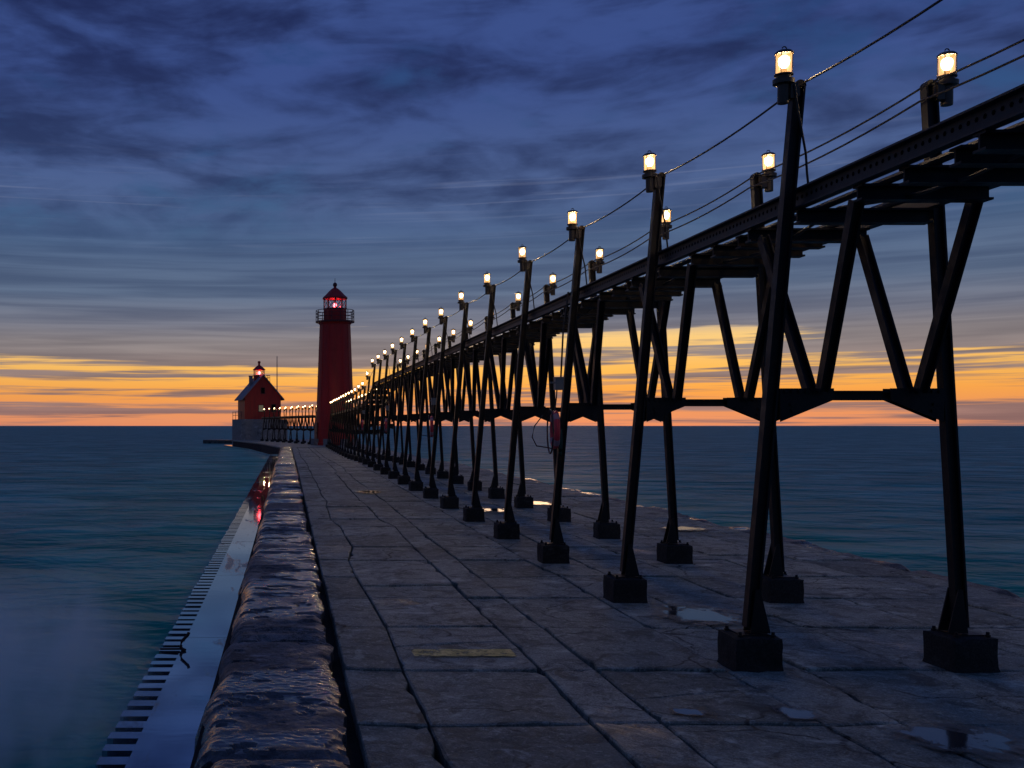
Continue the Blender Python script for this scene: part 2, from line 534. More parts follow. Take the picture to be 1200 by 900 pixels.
# ------------------------------------------------------------------ lake
sea = MB().add([(-22000, -300, WATER), (22000, -300, WATER), (22000, 30000, WATER), (-22000, 30000, WATER)], [(0, 1, 2, 3)])
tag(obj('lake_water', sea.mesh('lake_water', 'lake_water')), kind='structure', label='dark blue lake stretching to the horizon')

# ------------------------------------------------------------------ pier: bed, slabs, rim
outline = [(-0.56, -6), (8.15, -6), (8.15, 86), (7.9, 100), (3.4, 141), (-7.4, 141), (-6.9, 128), (-2.7, 106), (-0.56, 86)]
pier = obj('pier', MB().poly(outline, -3.0, -0.08).mesh('pier', 'joint_bed'))
tag(pier, kind='structure', label='long concrete pier running out to the lighthouses')
far_deck = [(-0.50, 87.6), (8.1, 87.6), (7.85, 100), (3.35, 140.9), (-7.3, 140.9), (-6.85, 128), (-2.65, 106)]
obj('outer_deck', MB().poly(far_deck, -0.2, 0.02).mesh('outer_deck', 'deck'), pier)

cols = [0.44, 0.92, 1.90, 2.36, 3.37, 3.90, 4.80, 6.00, 7.10, 7.98]
rows = [-1.3, 0.25, 1.75, 3.3, 4.78, 6.28, 7.68, 9.28, 10.82, 12.35]
while rows[-1] < 87:
    rows.append(rows[-1] + 1.5 + random.uniform(-0.08, 0.08))
rows[-1] = 87.5


def slab_geo(mb, c00, c10, c11, c01, fine):
    """one deck slab between four (wandering) corners, with worn edges and a chipped arris"""
    g = 0.004 + random.random() * 0.008
    tilt = (random.uniform(-1, 1) * 0.006, random.uniform(-1, 1) * 0.005)
    dz_ = random.uniform(-0.012, 0.008)
    nx, ny = (6, 8) if fine else (1, 1)
    if not fine: g += 0.008
    cs = [Vector(c) for c in (c00, c10, c11, c01)]
    ctr = (cs[0] + cs[1] + cs[2] + cs[3]) / 4
    ring = []
    for e in range(4):
        a, b = cs[e], cs[(e + 1) % 4]
        d = (b - a).normalized()
        nrm = Vector((-d.y, d.x))
        n_ = nx if e % 2 == 0 else ny
        ge = g * (1.6 if e % 2 == 0 else 1.0)
        for i in range(n_):
            q = a + (b - a) * (i / n_)
            if i == 0:
                pv = cs[(e - 1) % 4]
                q = q + ((b - a).normalized() + (pv - a).normalized()) * ge
            else:
                q = q + nrm * ge
            ring.append((q, (ctr - q).normalized() if i == 0 else nrm))
    top, arr, bot = [], [], []
    n = len(ring)
    for q, inn in ring:
        j = 0
        if fine:
            j = abs(mnoise.noise(Vector((q.x * 2.3, q.y * 2.3, 3.0)))) * 0.014
            r_ = random.random()
            if r_ < 0.09: j += random.uniform(0.01, 0.05)
        q_ = q + inn * j
        z = dz_ + (q.x - ctr.x) * tilt[0] + (q.y - ctr.y) * tilt[1] + zs(q.y)
        t_ = q_ + (ctr - q_).normalized() * (0.010 + (random.random() * 0.012 if fine else 0))
        top.append((t_.x, t_.y, z))
        arr.append((q_.x, q_.y, z - 0.010))
        bot.append((q_.x, q_.y, -0.30))
    fs = [tuple(range(n))]
    for i in range(n):
        i2 = (i + 1) % n
        fs.append((n + i, n + i2, i2, i))
        fs.append((2 * n + i, 2 * n + i2, n + i2, n + i))
    mb.add(top + arr + bot, fs)


GP = {}
shift_c = [0.0] * len(cols)
for ri, yr in enumerate(rows):
    for ci, xc_ in enumerate(cols):
        if 0 < ci < len(cols) - 1:
            if random.random() < 0.12: shift_c[ci] = random.uniform(-0.09, 0.09)
            jx = shift_c[ci] + random.uniform(-0.022, 0.022)
        else:
            jx = 0
        jy = 0.05 * mnoise.noise(Vector((xc_ * 0.7, yr * 3.1, 0))) + random.uniform(-0.035, 0.035)
        GP[ri, ci] = (xc_ + jx, yr + jy)
count = 0
rest = MB()
for ri in range(len(rows) - 1):
    ys = [rows[ri], rows[ri + 1]]
    for ci in range(len(cols) - 1):
        joff = random.uniform(-0.03, 0.03)
        y0, y1 = ys[0] + 0, ys[1] + 0
        X0, X1 = cols[ci], cols[ci + 1]
        visible = y1 > 2.4 and X0 < (1210 - VPX) / F * y1
        fine = count < 294 and visible
        A, B, C_, D = GP[ri, ci], GP[ri, ci + 1], GP[ri + 1, ci + 1], GP[ri + 1, ci]
        parts = [(A, B, C_, D)]
        rnd = random.random()
        if visible and X1 - X0 > 0.85 and rnd < 0.30 and y0 > 5:       # cracked or re-cast slabs
            t0, t1 = random.uniform(0.35, 0.65), random.uniform(0.35, 0.65)
            mL = (A[0] + (D[0] - A[0]) * t0, A[1] + (D[1] - A[1]) * t0)
            mR = (B[0] + (C_[0] - B[0]) * t1, B[1] + (C_[1] - B[1]) * t1)
            parts = [(A, B, mR, mL), (mL, mR, C_, D)]
        for q in parts:
            if fine and count < 298:
                mb = MB()
                slab_geo(mb, *q, True)
                obj('slab', mb.mesh('slab', 'deck'), pier)
                count += 1
            else:
                slab_geo(rest, *q, False)
o = obj('far_slabs', rest.mesh('far_slabs', 'deck'), pier)
o['kind'] = 'stuff'


def rough_block(x0, x1, y0, y1, z0, z1, nx, ny, nz, amp, seed, round_left=0.0, round_all=0.0, droop=0.0):
    """subdivided block with a weathered, eroded skin"""
    vs, fs, idx = [], [], {}
    def vid(i, j, k):
        if (i, j, k) not in idx:
            x = x0 + (x1 - x0) * i / nx
            y = y0 + (y1 - y0) * j / ny
            z = z0 + (z1 - z0) * k / nz
            if round_left and z > z1 - round_left and x < x0 + round_left * 1.5:
                cx, cz = x0 + round_left * 1.5, z1 - round_left
                u, v = (cx - x) / (round_left * 1.5), (z - cz) / round_left
                m_ = max(u, v)
                L = math.hypot(u, v)
                if L > 0:
                    u, v = u / L * m_, v / L * m_
                x, z = cx - u * round_left * 1.5, cz + v * round_left
            e = min((j / ny), 1 - j / ny) * (y1 - y0)
            if round_all:
                if e < round_all:
                    z -= (1 - e / round_all) ** 2 * round_all * 0.6 * (k / nz)
                ex = (x1 - x)
                if ex < round_all:
                    z -= (1 - ex / round_all) ** 2 * round_all * 0.5 * (k / nz)
            q = Vector((x, y, z))
            n_ = mnoise.noise_vector(q * 1.4 + Vector((seed, 0, 0))) * amp + mnoise.noise_vector(q * 5.0 + Vector((seed, 5, 0))) * amp * 0.55 + mnoise.noise_vector(q * 13.0) * amp * 0.30
            n_.y *= 0.4
            q += n_ * (0.25 + 0.75 * k / nz)
            idx[(i, j, k)] = len(vs)
            vs.append((q.x, q.y, q.z + zs(y)))
        return idx[(i, j, k)]
    for i in range(nx):
        for j in range(ny):
            fs.append((vid(i, j, nz), vid(i + 1, j, nz), vid(i + 1, j + 1, nz), vid(i, j + 1, nz)))
    for j in range(ny):
        for k in range(nz):
            fs.append((vid(0, j, k), vid(0, j, k + 1), vid(0, j + 1, k + 1), vid(0, j + 1, k)))
            fs.append((vid(nx, j, k), vid(nx, j + 1, k), vid(nx, j + 1, k + 1), vid(nx, j, k + 1)))
    for i in range(nx):
        for k in range(nz):
            fs.append((vid(i, 0, k), vid(i + 1, 0, k), vid(i + 1, 0, k + 1), vid(i, 0, k + 1)))
            fs.append((vid(i, ny, k), vid(i, ny, k + 1), vid(i + 1, ny, k + 1), vid(i + 1, ny, k)))
    return MB().add(vs, fs)


# rim stones along the right-hand edge
y = 2.0
while y < 86:
    L = random.uniform(1.0, 2.0) if y < 40 else random.uniform(2.5, 4.0)
    a_, b_ = 7.99 + random.uniform(-0.02, 0.05), 8.48 + random.uniform(-0.12, 0.14)
    near = y < 30
    mb = rough_block(a_, b_, y, y + L - 0.04, -0.7, -0.04 + random.uniform(-0.04, 0.02), 5 if near else 2, 10 if near else 3, 3 if near else 1,
                     0.035, y * 3.1, 0, 0.10)
    obj('rim_stone', mb.mesh('rim_stone', 'rim', True), pier)
    y += L

# ------------------------------------------------------------------ parapet of rounded blocks on the left edge
wall = bpy.data.objects.new('stone_parapet', None)
COL.objects.link(wall)
wall.location = (0, 3, 0)
tag(wall, 'low parapet of worn rounded wet stone blocks along the left edge', 'parapet')
ybl = [-0.4, 2.7, 5.62, 8.63, 11.76, 14.6]
while ybl[-1] < 86:
    ybl.append(ybl[-1] + random.uniform(2.7, 3.2))
def parapet_block(x0, x1, y0, y1, z0, top, nx, ny, seed):
    """worn cap block: flat top with spalled patches, broken right arris, eased left nose"""
    vs, fs = [], []
    sv_ = Vector((seed, seed * 0.7, 0))
    prof_n = nx
    NS = 5                                  # rows down each side
    def nz(x, y, f, k=0.0):
        return mnoise.noise(Vector((x * f, y * f, k)) + sv_)
    rows_ = []
    for j in range(ny + 1):
        y = y0 + (y1 - y0) * j / ny
        ye = y + 0.012 * nz(0, y, 3, 2) * (1 if 0 < j < ny else 0)
        L = x0 + 0.035 * nz(0.3, y, 1.3) + 0.018 * nz(0.3, y, 6)
        Rr = x1 + 0.045 * nz(2.3, y, 1.6) + 0.030 * nz(2.3, y, 6) + 0.014 * nz(2.3, y, 17)
        e = min(y - y0, y1 - y)
        row = []
        for k in range(NS):                 # left face going up
            t_ = k / NS
            row.append((L - 0.03 + 0.02 * nz(k * 0.3, y, 4) - 0.05 * (1 - t_), ye, z0 + (top - 0.12 - z0) * t_))
        for k in range(nx + 1):
            t_ = k / nx
            t_ = t_ ** 1.35                 # finer towards the nose
            x = L + (Rr - L) * t_
            z = top + 0.008 * nz(x, y, 0.7) + 0.003 * nz(x, y, 9) + 0.0035 * nz(x, y, 23)
            n1_ = nz(x * 0.75, y * 1.6, 1.5, 7) + 0.45 * nz(x, y * 1.5, 5.5, 3)
            if n1_ > 0.20: z -= 0.012       # spalled skin
            if n1_ > 0.42: z -= 0.016
            if n1_ < -0.50: z -= 0.020
            d_ = x - L
            if d_ < 0.14: z -= 0.12 * (1 - d_ / 0.14) ** 2.4
            dr = Rr - x
            if dr < 0.06: z -= 0.020 * (1 - dr / 0.06) + 0.012 * abs(nz(x, y, 9))
            if e < 0.08: z -= 0.03 * (1 - e / 0.08) + 0.06 * max(0, nz(x, y, 5)) * (1 - e / 0.08)
            row.append((x, ye, z))
        for k in range(1, NS + 1):          # right face going down
            t_ = k / NS
            row.append((Rr + 0.014 * nz(k * 0.4, y, 6), ye, (top - 0.03) + (z0 - top + 0.03) * t_))
        rows_.append(row)
    m_ = len(rows_[0])
    for r_ in rows_:
        vs += [(a, b_, c + zs(b_)) for a, b_, c in r_]
    for j in range(ny):
        for k in range(m_ - 1):
            fs.append((j * m_ + k, j * m_ + k + 1, (j + 1) * m_ + k + 1, (j + 1) * m_ + k))
    fs.append(tuple(range(m_ - 1, -1, -1)))
    fs.append(tuple(ny * m_ + k for k in range(m_)))
    fs = [f[::-1] for f in fs]
    return MB().add(vs, fs)


for i in range(len(ybl) - 1):
    y0, y1 = ybl[i], ybl[i + 1]
    if y1 < 0:
        continue
    near = y1 < 24
    a_ = -0.50 + random.uniform(-0.05, 0.04)
    b_ = 0.385 + random.uniform(-0.04, 0.03)
    top = 0.035 + random.uniform(-0.03, 0.025)
    mb = parapet_block(a_, b_, y0 + 0.018, y1 - 0.018, -0.72, top, 44 if near else 12, 150 if near else 24, 11.0 * i + 1.7)
    mb.v = [(x, yy - 3, z) for x, yy, z in mb.v]
    obj('stone_block', mb.mesh('stone_block', 'stone', not near), wall)

# ------------------------------------------------------------------ wet ledge with its row of sheet-pile teeth
LZ = -0.60
ledge = bpy.data.objects.new('sheet_pile_ledge', None)
COL.objects.link(ledge)
ledge.location = (-1.0, 3, LZ)
tag(ledge, 'wet low ledge with a toothed steel edge beside the parapet', 'ledge')
LX, LY = -1.0, 3.0


def lobj(name, mb, mat, smooth=False):
    mb.v = [(x - LX, y_ - LY, z - LZ) for x, y_, z in mb.v]
    return obj(name, mb.mesh(name, mat, smooth), ledge)


y = 2.0
while y < 85:
    y2 = min(y + 4.9, 85.4)
    lobj('cap_plate', MB().box(-1.185, -0.50, y, y2 - 0.012, LZ - 0.3, LZ), 'wet_ledge')
    y = y2
lobj('sheet_pile_wall', MB().box(-1.46, -1.187, 2.0, 85.4, -3.0, LZ - 0.16), 'rusty_steel')
far_l = [(-0.50, 85.4), (-2.5, 106), (-6.7, 128), (-8.1, 128), (-4.0, 106), (-1.45, 85.4)]
lobj('outer_ledge', MB().poly(far_l[::-1], -3.0, LZ + 0.05), 'wet_ledge')
tooth = MB().box(-0.24, 0, -0.085, 0.085, -0.14, -0.002).mesh('tooth', 'wet_ledge')
y = 2.2
nt_ = 0
while y < 85:
    t_ = obj('tooth', tooth, ledge, (-1.187 - LX, y - LY + random.uniform(-0.008, 0.008), -random.random() * 0.008), random.uniform(-0.02, 0.02))
    t_.scale = (random.uniform(0.92, 1.06), random.uniform(0.88, 1.12), 1)
    y += 0.31
    nt_ += 1

# rusty bent hook standing on the ledge by the teeth
hk = MB().tube([(0, 0, -0.01), (-0.03, 0.0, 0.05), (-0.02, 0.01, 0.10), (0.05, 0.02, 0.17), (0.06, 0.02, 0.20)], 0.018, 7)
hk.tube([(-0.03, 0, 0.03), (0.03, -0.02, 0.01)], 0.014, 6)
hk.tube([(-0.26, 0.03, 0.012), (-0.03, 0.0, 0.02)], 0.012, 6)
tag(obj('mooring_hook', hk.mesh('mooring_hook', 'rusty_steel', True), None, (-1.15, 11.1, LZ)),
    'small bent rusty iron hook standing among the ledge teeth', 'hook')

# ------------------------------------------------------------------ footings
def rough_cube(w_, h_, n, amp, seed):
    """cast block with knocked corners and a crumbled foot"""
    vs, fs, idx = [], [], {}
    def vid(i, j, k):
        if (i, j, k) not in idx:
            q = Vector(((i / n - 0.5) * w_, (j / n - 0.5) * w_, k / n * h_))
            e = sum(1 for t in (abs(q.x) > w_ / 2 - 1e-4, abs(q.y) > w_ / 2 - 1e-4, k == n) if t)
            q += mnoise.noise_vector(q * 6 + Vector((seed, 0, 0))) * amp + mnoise.noise_vector(q * 19 + Vector((seed, 3, 0))) * amp * 0.7
            if e >= 2:
                q.x *= 0.965; q.y *= 0.965
                if k == n: q.z -= 0.008 + abs(mnoise.noise(q * 9 + Vector((0, 0, seed)))) * 0.02
            if k == 0:
                q.x *= 1.05 + 0.05 * mnoise.noise(q * 7); q.y *= 1.05 + 0.05 * mnoise.noise(q * 8); q.z = 0
            if k == n and e < 2: q.z = h_
            idx[(i, j, k)] = len(vs)
            vs.append(q)
        return idx[(i, j, k)]
    for a in range(n):
        for b in range(n):
            fs.append((vid(a, b, n), vid(a + 1, b, n), vid(a + 1, b + 1, n), vid(a, b + 1, n)))
            fs.append((vid(0, a, b), vid(0, a, b + 1), vid(0, a + 1, b + 1), vid(0, a + 1, b)))
            fs.append((vid(n, a, b), vid(n, a + 1, b), vid(n, a + 1, b + 1), vid(n, a, b + 1)))
            fs.append((vid(a, 0, b), vid(a + 1, 0, b), vid(a + 1, 0, b + 1), vid(a, 0, b + 1)))
            fs.append((vid(a, n, b), vid(a, n, b + 1), vid(a + 1, n, b + 1), vid(a + 1, n, b)))
    return MB().add(vs, fs)


foot_mes = [rough_cube(0.36, 0.262, 7, 0.011, 5.3 * q).mesh('footing_block', 'footing', True) for q in range(6)]
bolt_me = MB().lathe([(0.020, 0), (0.020, 0.018), (0.013, 0.018), (0.013, 0.040)], 6).mesh('bolt', 'steel')
plate_me = MB().box(-0.11, 0.11, -0.11, 0.11, 0.0, 0.014).mesh('base_plate', 'steel')


def footing(x, y_, z, rz, label, group, bolts=True):
    o = obj('footing_block', random.choice(foot_mes), None, (x, y_, z - 0.012), rz)
    tag(o, label, 'footing', group)
    if bolts:
        for sx in (-1, 1):
            for sy in (-1, 1):
                obj('bolt', bolt_me, o, (sx * 0.125, sy * 0.125, 0.258))
        obj('base_plate', plate_me, o, (0, 0, 0.258))
    return o


# ------------------------------------------------------------------ lanterns
GZ = 0.0   # lantern origin: middle of the glass
L_body = MB().lathe([(0.046, -0.31), (0.048, -0.30), (0.048, -0.165), (0.088, -0.160), (0.090, -0.125), (0.058, -0.118), (0.062, -0.098), (0.078, -0.094), (0.078, -0.084)], 14).mesh('lamp_body', 'lamp_iron', True)
L_glass = MB().lathe([(0.060, -0.084), (0.062, 0.070)], 16, cap=False).mesh('glass', 'lamp_glass', True)
L_cap = MB().lathe([(0.076, 0.070), (0.078, 0.080), (0.060, 0.096), (0.020, 0.106), (0.008, 0.108)], 16)
L_cap.tube([(0.022 * math.cos(a_ * math.pi / 5), 0, 0.104 + 0.028 * math.sin(a_ * math.pi / 5)) for a_ in range(6)], 0.005, 5)
L_cap = L_cap.mesh('cap', 'lamp_iron', True)
L_guard = MB().tube([(0, 0, -0.088), (0, 0, 0.074)], 0.0042, 5).mesh('guard_rod', 'lamp_iron')
L_bulb = MB().lathe([(0.012, -0.040), (0.026, -0.028), (0.042, -0.006), (0.047, 0.020), (0.042, 0.042), (0.024, 0.058), (0.004, 0.062)], 12).mesh('bulb', 'bulb', True)
L_socket = MB().lathe([(0.026, -0.084), (0.026, -0.045), (0.018, -0.040)], 10).mesh('socket', 'lamp_iron', True)
L_arm = {}
for sg in (-1, 1):      # bracket reaching back to the post
    mb = MB().box(min(0, -sg * 0.13), max(0, -sg * 0.13), -0.03, 0.03, -0.255, -0.165)
    mb.box(-sg * 0.075 - 0.032, -sg * 0.075 + 0.032, -0.045, 0.045, -0.275, -0.155)
    L_arm[sg] = mb.mesh('bracket', 'lamp_iron')


def lantern(M, sg, label, group, full=True, power=110.0):
    o = bpy.data.objects.new('lantern', None)
    COL.objects.link(o)
    o.matrix_world = M
    o.scale = (0.9, 0.9, 1.0)
    tag(o, label, 'lantern', group)
    obj('lamp_body', L_body, o)
    obj('glass', L_glass, o)
    obj('cap', L_cap, o)
    obj('bulb', L_bulb, o)
    obj('bracket', L_arm[sg], o)
    if full:
        for q in range(4):
            a_ = math.pi / 4 + q * math.pi / 2
            obj('guard_rod', L_guard, o, (0.070 * math.cos(a_), 0.070 * math.sin(a_), 0))
        obj('socket', L_socket, o)
    ld = LDATA.get(power)
    if ld is None:
        ld = bpy.data.lights.new('bulb_light', 'POINT')
        ld.energy = power
        ld.color = (1.0, 0.66, 0.32)
        ld.shadow_soft_size = 0.052
        LDATA[power] = ld
    l = obj('bulb_light', ld, o, (0, 0, 0.02))
    return o


LDATA = {}
# ------------------------------------------------------------------ catwalk
XC = 4.45
Z0, BAY = 7.81, 2.88
HL = lambda X: X - XC


def bent_heights(drop):
    lo = drop * 0.75
    return dict(top=4.57 - drop, beam=3.51 - drop, bar=2.11 - lo, node=2.14 - lo)


def legx(side, z, drop):
    """legs lean inwards towards the top"""
    t_ = (z - 0.26) / (4.57 - drop - 0.26)
    return HL(3.62 + (4.00 - 3.62) * t_) if side < 0 else HL(5.27 + (5.02 - 5.27) * t_)


BENT = {}


def bent_meshes(drop):
    key = round(drop, 2)
    if key in BENT:
        return BENT[key]
    h = bent_heights(drop)
    d = {}
    for side in (-1, 1):
        X = lambda z: legx(side, z, drop)
        mb = MB()
        mb.hbeam((X(0.30), 0, 0.30), (X(h['top'] - 0.05), 0, h['top'] - 0.05), 0.092, 0.080)
        # rounded head and the flared shoe on the inner side
        xt = X(h['top'])
        arc = [(xt + 0.0455 * math.cos(q * math.pi / 8), h['top'] - 0.05 + 0.05 * math.sin(q * math.pi / 8)) for q in range(9)]
        n_ = len(arc)
        mb.add([(a, -0.0415, c) for a, c in arc] + [(a, 0.0415, c) for a, c in arc],
               [tuple(range(n_)), tuple(range(2 * n_ - 1, n_ - 1, -1))] + [(i, n_ + i, n_ + (i + 1) % n_, (i + 1) % n_) for i in range(n_)])
        d['leg', side] = mb.mesh('leg', 'steel')
        mb = MB()
        zi, xi = 0.262, X(0.30) - side * 0.048
        s_ = -side
        for yo in (-0.062, 0.056):
            vs = [(xi - s_ * 0.07, yo, zi), (xi + s_ * 0.085, yo, zi), (xi + s_ * 0.005, yo, 0.60), (xi - s_ * 0.03, yo, 0.60)]
            vs += [(a, b_ + 0.012, c) for a, b_, c in vs]
            mb.add(vs, [(0, 1, 2, 3), (7, 6, 5, 4), (0, 4, 5, 1), (1, 5, 6, 2), (2, 6, 7, 3), (3, 7, 4, 0)])
        d['shoe', side] = mb.mesh('shoe', 'steel')
        # gusset plate between leg and cross bar
        xb = X(h['bar'])
        mb = MB()
        pts = [(xb + s_ * 0.05, h['bar'] + 0.055), (xb + s_ * 0.47, h['bar'] + 0.055), (xb + s_ * 0.47, h['bar'] - 0.035), (xb + s_ * 0.055, h['bar'] - 0.205)]
        vs = [(a, -0.052, c) for a, c in pts] + [(a, -0.040, c) for a, c in pts]
        mb.add(vs, [(0, 1, 2, 3), (7, 6, 5, 4), (0, 4, 5, 1), (1, 5, 6, 2), (2, 6, 7, 3), (3, 7, 4, 0)])
        vs = [(a, 0.040, c) for a, c in pts] + [(a, 0.052, c) for a, c in pts]
        mb.add(vs, [(0, 1, 2, 3), (7, 6, 5, 4), (0, 4, 5, 1), (1, 5, 6, 2), (2, 6, 7, 3), (3, 7, 4, 0)])
        d['gusset', side] = mb.mesh('gusset', 'steel')
        bh = MB()
        for q in range(7):
            bx_, bz_ = (xb + s_ * (0.09 + 0.055 * q), h['bar'] + 0.03) if q < 5 else (xb + s_ * (0.085 + 0.01 * q), h['bar'] - 0.05 * (q - 3.6))
            bh.beam((bx_, -0.052, bz_), (bx_, -0.068, bz_), 0.022, 0.022)
        d['gbolt', side] = bh.mesh('bolt_heads', 'steel')
        # knee braces, towards and away from the camera
        xn = xb + s_ * (0.36 if side < 0 else 0.26)
        xtop = HL(4.06) if side < 0 else HL(4.90)
        for dirn in (-1, 1):
            p0 = (xn, dirn * 0.09, h['node'])
            p1 = (xtop, dirn * 0.70, h['beam'] - 0.03)
            mb = MB().hbeam(p0, p1, 0.078, 0.080, 0.015)
            d['brace', side, dirn] = mb.mesh('knee_brace', 'steel')
    xl, xr = legx(-1, h['bar'], drop), legx(1, h['bar'], drop)
    d['bar'] = MB().hbeam((xl + 0.06, 0, h['bar']), (xr - 0.06, 0, h['bar']), 0.075, 0.075, 0.014, (0, 0, 1)).mesh('cross_bar', 'steel')
    BENT[key] = d
    return d


beam_me = {}
for nm, (x0, x1) in {'bent': (4.0, 5.03), 'a': (4.0, 4.92), 'b': (4.03, 4.78), 'c': (3.98, 5.0), 'd': (4.02, 4.86)}.items():
    beam_me[nm] = MB().hbeam((HL(x0), 0, 0), (HL(x1), 0, 0), 0.112, 0.11, 0.016, (0, 0, 1)).mesh('cross_beam', 'steel')


def build_catwalk(loc, rz, label, ks, y0, dropf, zf, names, lamp_label, foot_label, lamp_full, lamp_group, foot_group):
    root = bpy.data.objects.new('catwalk', None)
    COL.objects.link(root)
    root.location = loc
    root.rotation_euler = (0, 0, rz)
    tag(root, label, 'catwalk')
    Mr = Matrix.Translation(loc) @ Matrix.Rotation(rz, 4, 'Z')
    for k in ks:
        dp = dropf(k)
        ybeam = y0 + BAY * k
        yk = ybeam - (0.85 if k < 0 else 0)
        zk = zf(yk)
        d = bent_meshes(dp)
        h = bent_heights(dp)
        for side in (-1, 1):
            lg = obj('leg', d['leg', side], root, (0, yk, zk))
            obj('shoe', d['shoe', side], lg)
            gu = obj('gusset', d['gusset', side], root, (0, yk, zk))
            if -1 < k < 6 and rz == 0:
                obj('bolt_heads', d['gbolt', side], gu)['kind'] = 'stuff'
            for dirn in (-1, 1):
                obj('knee_brace', d['brace', side, dirn], root, (0, yk, zk))
            xf = legx(side, 0.26, dp)
            p_ = Mr @ Vector((xf, yk, zk))
            footing(p_.x, p_.y, p_.z, rz + random.uniform(-0.06, 0.06), foot_label(k, side), foot_group, k < 16)
            xl_ = legx(side, h['top'], dp) + side * 0.125
            lf = lamp_label(k, side)
            if lf:
                tilt_ = Matrix.Rotation(random.uniform(-0.03, 0.03), 4, 'Y') @ Matrix.Rotation(random.uniform(-0.03, 0.03), 4, 'X')
                M = Mr @ Matrix.Translation((xl_, yk - 0.03, zk + h['top'] + 0.115 + random.uniform(-0.02, 0.02))) @ tilt_
                lantern(M, side, lf, lamp_group[side], lamp_full(k))
        obj('cross_bar', d['bar'], root, (0, yk, zk))
        for off, nm in ((0, 'bent'), (0.80, 'c'), (1.11, 'b'), (1.58, 'd'), (BAY - 0.80, 'a')):
            if off and k == ks[-1]:
                dpp = dp
            t_ = off / BAY
            dd = dp * (1 - t_) + dropf(k + 1) * t_ if off > 0.9 else dp
            yy = ybeam + off
            zz = zf(yy)
            if off > 2: dd = dropf(k + 1)
            obj('cross_beam', beam_me[nm], root, (random.uniform(-0.015, 0.015), yy, zz + 3.51 - dd))

    # girders: channel sections following the bents, with a row of rivet holes in the web
    stations = []
    yy = y0 + BAY * ks[0] - (1.6 if ks[0] < 0 else 0.3)
    for k in ks:
        stations.append((y0 + BAY * k, dropf(k)))
    stations.insert(0, (yy, dropf(ks[0])))
    stations.append((y0 + BAY * ks[-1] + 2.2, dropf(ks[-1])))
    for X, sg in ((HL(4.02), -1), (HL(4.98), 1)):
        web, hol = MB(), MB()
        for (ya, da), (yb, db) in zip(stations[:-1], stations[1:]):
            za, zb = zf(ya) + 3.51 - da, zf(yb) + 3.51 - db
            pa = lambda dx_, dz_: (X + dx_, ya, za + dz_)
            pb = lambda dx_, dz_: (X + dx_, yb, zb + dz_)
            web.beam(pa(0, 0.130), pb(0, 0.130), 0.012, 0.132)
            web.beam(pa(sg * 0.024, 0.204), pb(sg * 0.024, 0.204), 0.075, 0.014)
            web.beam(pa(sg * 0.024, 0.064), pb(sg * 0.024, 0.064), 0.075, 0.013)
            if ya < 40 and rz == 0:
                n_ = int((yb - ya) / 0.07)
                for i in range(n_):
                    t_ = (i + 0.5) / n_
                    yh, zh = ya + (yb - ya) * t_, za + (zb - za) * t_ + 0.150
                    xs = X + sg * 0.0075
                    ring = [(xs, yh + 0.017 * math.cos(q * math.pi / 3), zh + 0.017 * math.sin(q * math.pi / 3)) for q in range(6)]
                    if sg < 0: ring = ring[::-1]
                    hol.add(ring, [tuple(range(6))])
        go = obj('girder', web.mesh('girder', 'girder_steel'), root)
        if hol.v:
            ho = obj('rivet_holes', hol.mesh('rivet_holes', 'hole_black'), go)
            ho['kind'] = 'stuff'
    # pipes and slack hose lying along the beams
    for X, r_, zo, sag in ((HL(4.22), 0.030, 0.088, 0), (HL(4.34), 0.013, 0.07, 0.05), (HL(4.70), 0.032, 0.090, 0)):
        pts = []
        for (ya, da), (yb, db) in zip(stations[:-1], stations[1:]):
            n_ = 6 if sag else 2
            for i in range(n_):
                t_ = i / n_
                yv = ya + (yb - ya) * t_
                pts.append((X + (0.02 * math.sin(yv * 3) if sag else 0), yv, zf(yv) + 3.51 - (da + (db - da) * t_) + zo - sag * math.sin(t_ * math.pi) * 2.4))
        obj('pipe' if not sag else 'hose', MB().tube(pts, r_, 8).mesh('pipe', 'girder_steel', True), root)
    # wires from post head to post head
    for side, zo in ((-1, -0.02), (1, -0.02), (1, -0.16)):
        pts = []
        kk = list(ks)
        if ks[0] < 0:
            kk = [ks[0] - 1] + kk
        for a_, b_ in zip(kk[:-1], kk[1:]):
            ha, hb = bent_heights(dropf(a_)), bent_heights(dropf(b_))
            for i in range(8):
                t_ = i / 8
                yv = y0 + BAY * (a_ + t_)
                tp = ha['top'] * (1 - t_) + hb['top'] * t_
                xv = legx(side, ha['top'], dropf(a_)) + (0.03 if side < 0 else 0.0) - (0.07 if zo < -0.1 else 0)
                pts.append((xv, yv, zf(yv) + tp + zo - 0.05 * (1 - (2 * t_ - 1) ** 2)))
        obj('wire', MB().tube(pts, 0.0085, 6).mesh('wire', 'wire', True), root)
    if rz == 0:
        for k in ks:
            if -1 < k < 12:
                yk = y0 + BAY * k
                zk = zf(yk)
                x_ = legx(-1, 4.4, 0)
                pts = [(x_ - 0.05, yk - 0.07, 4.52), (x_ - 0.02, yk - 0.075, 4.3), (x_ + 0.065, yk - 0.02, 4.0), (x_ + 0.085, yk, 3.85), (x_ + 0.11, yk, 3.62)]
                obj('lamp_wire', MB().tube([(a, b_, c + zk) for a, b_, c in pts], 0.009, 6).mesh('lamp_wire', 'wire', True), root)
    return root


def drop_main(k):
    return 0.0 if k <= 13 else (0.40 if k == 14 else 0.73)


def lamp_main(k, side):
    row = 'left' if side < 0 else 'right'
    if k < 0:
        return None
    if k <= 13:
        return 'lit glass lantern on the %s post of the %s catwalk frame' % (row, ORD[k])
    return 'small lit lantern in the %s row on the low far stretch before the tall lighthouse' % row


